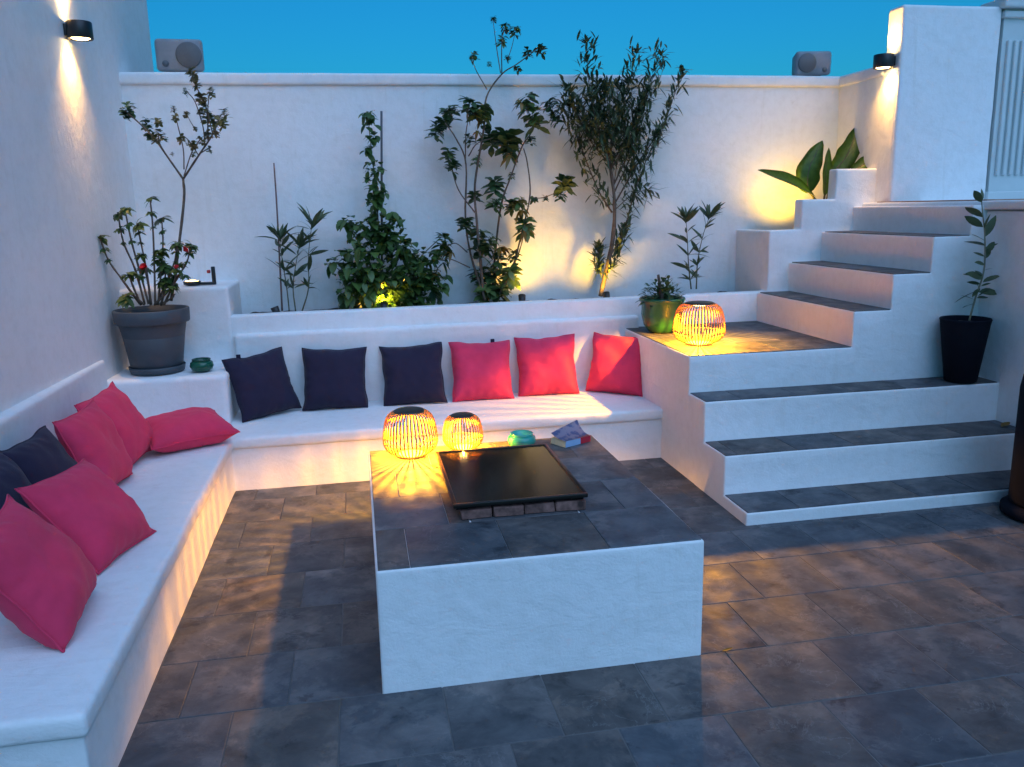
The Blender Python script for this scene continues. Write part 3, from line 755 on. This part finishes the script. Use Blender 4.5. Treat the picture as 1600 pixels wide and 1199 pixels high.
# thing: oleander seedlings with countable leaves
_leafmesh = {}
def leaf_me(L, W, mat, droop):
    k = (L, W, mat.name, droop)
    if k not in _leafmesh:
        bm = bmesh.new(); add_leaf(bm, Vector((0, 0, 0)), Vector((1, 0, 0)), L, W, droop=droop, n=5)
        me = bpy.data.meshes.new('leaf'); bm.to_mesh(me); bm.free(); me.materials.append(mat)
        for p in me.polygons: p.use_smooth = True
        _leafmesh[k] = me
    return _leafmesh[k]
def whorled(g, sts, Y, mat, L, W, per, start, tuft, droop=.35, smat=STEMG, r0=.006):
    for pts in sts:
        n = len(pts); off = rnd.uniform(-.06, .06)
        P = spline([at(x, y, Y + off * i / (n - 1)) for i, (x, y) in enumerate(pts)], 8)
        bm = bmesh.new(); add_tube(bm, P, r0, .002, 6, .2); bm_obj('stem', bm, smat, g)
        ln = len(P); spots = [(i, per) for i in range(int(ln * start), ln - 2, 4)] + [(ln - 1, tuft), (ln - 2, tuft // 2)]
        for i, m in spots:
            t = (P[min(i + 1, ln - 1)] - P[max(i - 1, 0)]).normalized(); a0 = rnd.uniform(0, 6)
            for k in range(m):
                if m == per and rnd.random() < .22: continue
                a = a0 + k * 2 * math.pi / m + rnd.uniform(-.4, .4); e = rnd.uniform(.3, 1.5) if m == per else rnd.uniform(.5, 2.4)
                d = (Vector((math.cos(a), math.sin(a), 0)) + t * e + rvec() * .2).normalized()
                o = link('leaf', leaf_me(L, W, mat, droop if k % 2 else droop * .4), None, g, P[i] + rvec() * .008)
                o.rotation_euler = (d.to_track_quat('X', 'Z').to_matrix() @ Matrix.Rotation(rnd.uniform(-1.3, 1.3), 3, 'X')).to_euler(); s = rnd.uniform(.5, 1.15); o.scale = (s, s * rnd.uniform(.75, 1.2), s)
    rel(g)
g3 = empty('oleander_seedling', at(462, 486, 6.58)); tag(g3, 'small dark oleander next to a thin cane in the planted bed', 'oleander', 'small oleanders in the bed')
whorled(g3, [[(452, 487), (448, 450), (440, 400), (438, 375)], [(462, 487), (458, 450), (462, 415), (468, 385)], [(472, 487), (482, 450), (482, 400), (487, 352)]], 6.58, LEAF_OLEANDER, .17, .030, 5, .32, 14, droop=.45)
c = empty('plant_cane', at(441, 484, 6.62)); tag(c, 'thin reddish cane rising from the small oleander', 'cane')
bm = bmesh.new(); add_tube(bm, spline([at(428, 255, 6.72), at(433, 330, 6.68), at(441, 486, 6.62)], 6), .0055, .0075, 7); bm_obj('cane_rod', bm, simple('cane', (.16, .085, .075), .7), c); rel(c)
g7 = empty('oleander_seedling', at(1085, 452, 6.5)); tag(g7, 'small oleander standing behind the green pot', 'oleander', 'small oleanders in the bed')
whorled(g7, [[(1080, 452), (1076, 415), (1074, 375), (1072, 345)], [(1088, 452), (1090, 410), (1098, 370), (1108, 340)]], 6.46, LEAF_OLEANDER, .15, .031, 5, .12, 14, droop=.45)

# thing: plant in the green pot
gq = empty('potted_succulent', (2.222, 5.90, 1.045)); tag(gq, 'dark bushy plant growing in the green glazed pot', 'plant')
bm = bmesh.new()
for k in range(330):
    d = rvec(); d.z = abs(d.z); b = Vector((2.222, 5.90, 1.045)) + Vector((d.x * .15, d.y * .15, d.z * .17)) * rnd.uniform(.3, 1)
    add_leaf(bm, b, d + rvec() * .5, rnd.uniform(.04, .07), .026, droop=.4)
tag(bm_obj('foliage', bm, LEAF_DARK, gq), kind='stuff')
bm = bmesh.new(); add_tube(bm, spline([Vector((2.222, 5.9, 1.05)), Vector((2.205, 5.9, 1.15)), Vector((2.185, 5.89, 1.245))], 4), .016, .010, 7); bm_obj('stump', bm, BARK, gq)
rel(gq)

# thing: thorny flowering plant in the grey pot
Z2 = lambda x, y: (100 + x * .3003, 280 + y * .3003)
P1Y = 5.97
g1 = empty('flowering_plant', (-1.385, P1Y, 1.10)); tag(g1, 'spindly flowering plant with three red blooms in the grey pot', 'plant')
tips = [((395,650),(300,520),(230,420),(185,300)),((420,650),(370,470),(310,330),(280,180)),((440,650),(400,500),(350,320),(315,150)),((455,655),(430,480),(400,330),(380,230)),((475,655),(470,450),(462,250),(448,100)),
        ((490,655),(505,480),(515,330),(508,205)),((505,655),(540,520),(575,430),(590,330)),((520,655),(580,530),(640,430),(660,335)),((450,655),(440,560),(420,465)),((480,655),(520,560),(530,450)),((470,655),(560,560),(590,470)),((420,655),(350,600),(320,610)),((400,655),(360,560),(335,490)),((500,655),(560,620),(575,600))]
ros1 = [rosette_mesh('leaf_cluster', 15, .068, .036, LEAF_MID, droop=.5) for _ in range(3)] + [rosette_mesh('leaf_cluster', 12, .075, .04, LEAF_DARK, droop=.5)]
for bi, b in enumerate(tips):
    n = len(b); off = rnd.uniform(-.14, .14)
    P = spline([at(*Z2(*q), P1Y + off * (i / (n - 1))) for i, q in enumerate(b)], 6)
    bm = bmesh.new(); add_tube(bm, P, .0085, .005, 6, .3)
    for i in range(2, len(P), 1):       # thorns
        for k in range(2): add_tube(bm, [P[i], P[i] + rvec() * .014], .002, .0003, 3)
    bm_obj('stem', bm, BARK, g1)
    if bi < 13:
        for f, s in ((1.0, 1.0), (.86, .62), (.70, .42)):
            if f < 1 and bi > 7: continue
            i = int(f * (len(P) - 1)); c = link('leaf_cluster', ros1[(bi + int(f * 10)) % 4], None, g1, P[i], (rnd.uniform(-.4, .4), rnd.uniform(-.4, .4), rnd.uniform(0, 6))); s *= rnd.uniform(.8, 1.15); c.scale = (s, s, s)
RED = simple('red_bloom', (.55, .008, .012), .6, var=.3, scale=30)
bm = bmesh.new()
for k in range(16):
    a = k * 2.4; d = Vector((math.cos(a), math.sin(a), .4 + .06 * k)); add_leaf(bm, Vector((0, 0, 0)), d, .034, .03, droop=-.1, fold=.4)
fm = bpy.data.meshes.new('red_flower'); bm.to_mesh(fm); bm.free(); fm.materials.append(RED)
for x, y, s in ((622, 375, 1.0), (420, 462, .95), (590, 462, .65)): 
    c = link('red_flower', fm, None, g1, at(*Z2(x, y), P1Y - .15), (R(55), 0, rnd.uniform(0, 6))); c.scale = (s, s, s)
for x, y, s in ((500, 370, .9), (500, 420, .9), (530, 480, 1.0), (545, 510, .9), (400, 390, .8), (560, 540, 1.0), (520, 530, 1.0), (400, 500, .7), (630, 500, .7), (520, 450, .9), (575, 500, .8), (490, 400, .8), (550, 560, .9), (600, 440, .7)):
    c = link('leaf_cluster', ros1[int(x) % 4], None, g1, at(*Z2(x, y), P1Y + rnd.uniform(-.1, .1)), (rnd.uniform(-.4, .4), rnd.uniform(-.4, .4), rnd.uniform(0, 6))); c.scale = (s, s, s)
rel(g1)

# thing: taller forked plant behind it
Z1 = lambda x, y: (x * .25, y * .25)
P2Y = 6.05
g2 = empty('forked_sapling', at(267, 470, P2Y)); tag(g2, 'tall forked sapling with small leaf tufts rising behind the red blooms', 'sapling')
br2 = [([(1070, 1880), (1110, 1600), (1150, 1250), (1145, 1120)], .011, .009), ([(1145, 1120), (1060, 1000), (960, 860), (870, 770), (800, 710)], .008, .004), ([(1145, 1120), (1250, 960), (1330, 840), (1380, 720)], .008, .004),
       ([(1150, 1060), (1145, 930), (1110, 780), (1085, 670)], .005, .003), ([(1280, 920), (1270, 800), (1220, 640), (1165, 570)], .005, .003), ([(1300, 880), (1290, 680), (1220, 530), (1195, 450)], .006, .003),
       ([(1240, 970), (1180, 880), (1130, 840)], .004, .003), ([(1060, 1000), (1000, 900), (990, 830)], .005, .003), ([(1330, 840), (1300, 700), (1310, 580)], .005, .003), ([(1220, 810), (1190, 760), (1165, 710)], .003, .002), ([(1250, 960), (1300, 930), (1320, 920)], .004, .003), ([(1150, 1100), (1200, 950), (1260, 860)], .005, .003)]
stems(g2, 'branch', [([Z1(*q) for q in p], a, b) for p, a, b in br2], BARK, lambda n: [P2Y + rnd.uniform(-.03, .03) for _ in range(n)])
C2 = [(800,670,46,0),(790,700,40,0),(925,760,42,0),(985,760,26,1),(935,840,34,0),(1000,830,36,1),(970,860,30,1),(1085,675,20,1),(1095,730,24,1),(1130,860,26,1),(1165,710,20,1),(1165,565,22,0),(1195,455,40,1),(1225,520,30,1),(1260,600,34,1),(1310,570,30,1),(1275,650,36,1),(1300,720,40,1),(1340,740,40,1),(1400,700,36,1),(1380,760,36,1),(1260,690,26,1),(1210,900,26,1),(1255,870,28,1),(1310,925,24,1),(1300,830,30,1),(1350,820,26,1),(1180,890,18,1),(1220,800,14,1),(1080,960,12,1),(1210,960,18,1),(1040,870,16,0)]
LEAF_TAN = leafmat('leaf_bronze', (.090, .095, .026), (.22, .165, .050))
r2 = [[rosette_mesh('leaf_cluster', 26, .036, .022, m, droop=.2, shape=1.4, stack=1.0) for _ in range(3)] for m in (LEAF_DARK, LEAF_TAN)]
for x, y, s, m in C2:
    c = link('leaf_cluster', r2[m][rnd.randrange(3)], None, g2, at(*Z1(x, y), P2Y + rnd.uniform(-.07, .07)), (rnd.uniform(-.5, .5), rnd.uniform(-.5, .5), rnd.uniform(0, 6)))
    k = s * .25 / FPX * 6.2 / .05 * 1.5; c.scale = (k, k, k)
rel(g2)

# thing: strelitzia with broad leaves
g8 = empty('broad_leaf_plant', at(1268, 308, 6.5)); tag(g8, 'broad leaved green plant in the upper bed beside the stairs', 'plant')
def big_leaf(base, mid, tip, W, up=(0, -1, .3)):
    P = spline([base, mid, tip], 8); L = len(P); rows = []; bm = bmesh.new(); up = Vector(up)
    for i, p in enumerate(P):
        t = (P[min(i + 1, L - 1)] - P[max(i - 1, 0)]).normalized(); s = t.cross(up).normalized(); nn = s.cross(t); f = i / (L - 1)
        w = W / 2 * max(.03, math.sin(math.pi * min(1, f ** .8 * .98 + .02)) ** .7)
        wob = .06 * math.sin(f * 17) * w
        rows.append([bm.verts.new(p - s * (w + wob) + nn * w * .30), bm.verts.new(p - s * w * .5 + nn * w * .09), bm.verts.new(p), bm.verts.new(p + s * w * .5 + nn * w * .09), bm.verts.new(p + s * (w - wob) + nn * w * .30)])
    for a, b in zip(rows, rows[1:]):
        for k in range(4): bm.faces.new((a[k], a[k + 1], b[k + 1], b[k]))
    bmesh.ops.solidify(bm, geom=bm.faces[:], thickness=.0015)
    o = bm_obj('broad_leaf', bm, LEAF_STREL, g8)
    b2 = bmesh.new(); add_tube(b2, [p + Vector((0, 0, 0)) for p in P], .006, .0015, 5); bm_obj('midrib', b2, STEMG, o)
big_leaf(at(1272, 306, 6.52), at(1240, 288, 6.44), at(1184, 266, 6.40), .205, (.1, -.6, .8))
big_leaf(at(1262, 302, 6.55), at(1264, 265, 6.55), at(1285, 220, 6.60), .19, (-.5, -1, .2))
big_leaf(at(1288, 306, 6.50), at(1290, 268, 6.50), at(1295, 231, 6.54), .135, (.5, -1, .2))
big_leaf(at(1302, 270, 6.55), at(1325, 240, 6.55), at(1342, 195, 6.60), .175, (-.4, -1, .2))
big_leaf(at(1330, 270, 6.42), at(1354, 254, 6.42), at(1378, 240, 6.41), .11, (-.2, -1, .8))
stems(g8, 'stalk', [([(1275, 322), (1270, 305)], .014, .008), ([(1282, 322), (1264, 300)], .012, .008), ([(1286, 322), (1289, 302)], .012, .007), ([(1290, 322), (1302, 270)], .012, .008), ([(1320, 322), (1337, 266)], .010, .006)], STEMG, lambda n: [6.53] * n)
rel(g8)

# thing: olive sapling
g9 = empty('olive_sapling', (3.85, 4.735, .96)); tag(g9, 'slim olive sapling growing in the tapered black pot', 'sapling')
Z8 = lambda x, y: (1400 + x * .3086, 250 + y * .3086)
P = spline([at(*Z8(*q), 4.735) for q in ((370, 815), (405, 690), (445, 560), (450, 400), (437, 250), (430, 170))], 8)
bm = bmesh.new(); add_tube(bm, P, .0065, .003, 7, .15); bm_obj('stem', bm, simple('olive_stem', (.20, .19, .13), .8), g9)
LV = [((435,215),(390,150)),((437,205),(437,145)),((437,290),(350,230)),((440,340),(345,280)),((448,350),(470,270)),((450,390),(505,280)),((450,380),(490,320)),((448,435),(345,400)),((448,410),(390,370)),((455,470),(505,410)),((450,490),(395,465)),((450,530),(405,515)),((452,500),(480,440)),((440,590),(340,570)),((440,600),(365,570)),((430,630),(360,615)),((440,620),(530,575)),((420,660),(290,712)),((425,650),(390,610)),((430,640),(480,620)),((415,690),(475,650)),((410,700),(470,690)),((400,710),(330,680)),((395,730),(335,740)),((420,670),(530,665)),((448,450),(515,420)),((445,560),(490,545)),((440,585),(400,560)),((425,650),(385,690))]
for a, b in LV:
    da = rnd.uniform(-.05, .05); A = at(*Z8(*a), 4.735); B = at(*Z8(*b), 4.735 + da); L = (B - A).length
    o = link('leaf', leaf_me(.1, .034, LEAF_OLIVE, .1), None, g9, A); o.rotation_euler = ((B - A).to_track_quat('X', 'Z').to_matrix() @ Matrix.Rotation(rnd.uniform(-1.1, 1.1), 3, 'X')).to_euler(); o.scale = (L / .1,) * 3
rel(g9)

# ------------------------------------------------------------------ bed lights and small things
SPOTG = simple('spot_housing', (.015, .015, .015), .5)
GLASSE = emis('bed_light_glass', (1, .78, .25, 1), 12)
def bed_light(loc, aim, energy, label, angle=135, lit=True, col=(1, .55, .04)):
    g = empty('bed_spotlight', loc); tag(g, label, 'spotlight', 'small spotlights in the planted beds')
    d = Vector(aim).normalized(); rot = d.to_track_quat('Z', 'Y').to_euler()
    bm = bmesh.new(); add_lathe(bm, [(.018, -.05), (.026, -.04), (.030, .02), (.026, .02)], 20, cap1=False); bm_obj('housing', bm, SPOTG, g, True, (0, 0, .065), rot)
    bm = bmesh.new(); add_tube(bm, [Vector((0, 0, -.03)), Vector((0, 0, .05))], .006, .006, 6); bm_obj('spike', bm, SPOTG, g)
    bm = bmesh.new(); add_lathe(bm, [(.026, .010), (.01, .012)], 20); bm_obj('glass', bm, GLASSE if lit else SPOTG, g, True, (0, 0, .065), rot)
    if lit: spot_light(g, Vector((0, 0, .065)) + d * .03, aim, energy, angle, 1.0, col, .02)
p = at(600, 476, 6.46); bed_light((p.x, 6.41, .985), (-.03, .55, .8), 80, 'lit spotlight hidden in the foot of the broad leaved climber', 150)
p = at(812, 470, 6.62); bed_light((p.x, 6.52, .985), (.10, .6, 1), 6.5, 'lit spotlight at the foot of the many stemmed shrub')
p = at(945, 466, 6.48); bed_light((p.x, 6.44, .985), (.0, .65, 1), 6.5, 'lit spotlight at the foot of the single lit trunk')
p = at(1235, 345, 6.6); bed_light((p.x + .06, 6.52, 1.49), (-.1, .6, 1), 9, 'lit spotlight below the broad leaved plant in the upper bed')
p = at(432, 485, 6.5); bed_light((p.x, 6.42, .985), (-.35, .1, 1), 0, 'unlit spotlight beside the small dark oleander', lit=False)

# solar lamp on the raised plinth
g = empty('spike_lamp', at(300, 441, 6.42)); g.location.z = 1.253; tag(g, 'small black lamp with a glowing dish on the tall corner plinth', 'lamp')
bm = bmesh.new(); add_lathe(bm, [(.03, 0), (.058, .006), (.062, .028), (.055, .030)], 28); bm_obj('dish', bm, BLACK, g)
bm = bmesh.new(); add_lathe(bm, [(.048, .0305), (.02, .036)], 28); bm_obj('glow_disc', bm, emis('amber_glow', (1, .5, .1, 1), 5), g)
bm = bmesh.new(); add_box(bm, (.09, 0, .010), (.14, .04, .018), bevel=.003); bm_obj('arm', bm, BLACK, g)
bm = bmesh.new(); add_box(bm, (.155, 0, .065), (.026, .03, .13), bevel=.004); bm_obj('post', bm, BLACK, g)
bm = bmesh.new(); add_lathe(bm, [(.012, 0), (.012, .02), (.008, .024)], 14); bm_obj('knob', bm, simple('red_knob', (.35, .02, .02), .5), g, True, (.135, -.005, .095), (0, R(-90), 0))

# fallen leaves
def fallen(loc, mat, rz, L, W, label):
    bm = bmesh.new(); add_leaf(bm, Vector((0, 0, 0)), Vector((1, 0, 0)), L, W, droop=-.15, fold=.35, n=6)
    o = bm_obj('fallen_leaf', bm, mat, None, True, loc, (0, 0, rz)); tag(o, label, 'leaf', 'fallen leaves')
p = atz(1128, 1020, 0); fallen((p.x, p.y, .006), LEAF_YELLOW, R(5), .05, .016, 'small yellow leaf fallen on the tiles beside the white table')
p = atz(1565, 668, .32); fallen((p.x, p.y, .324), LEAF_YELLOW, R(25), .10, .045, 'brown dry leaf lying on the slate step')
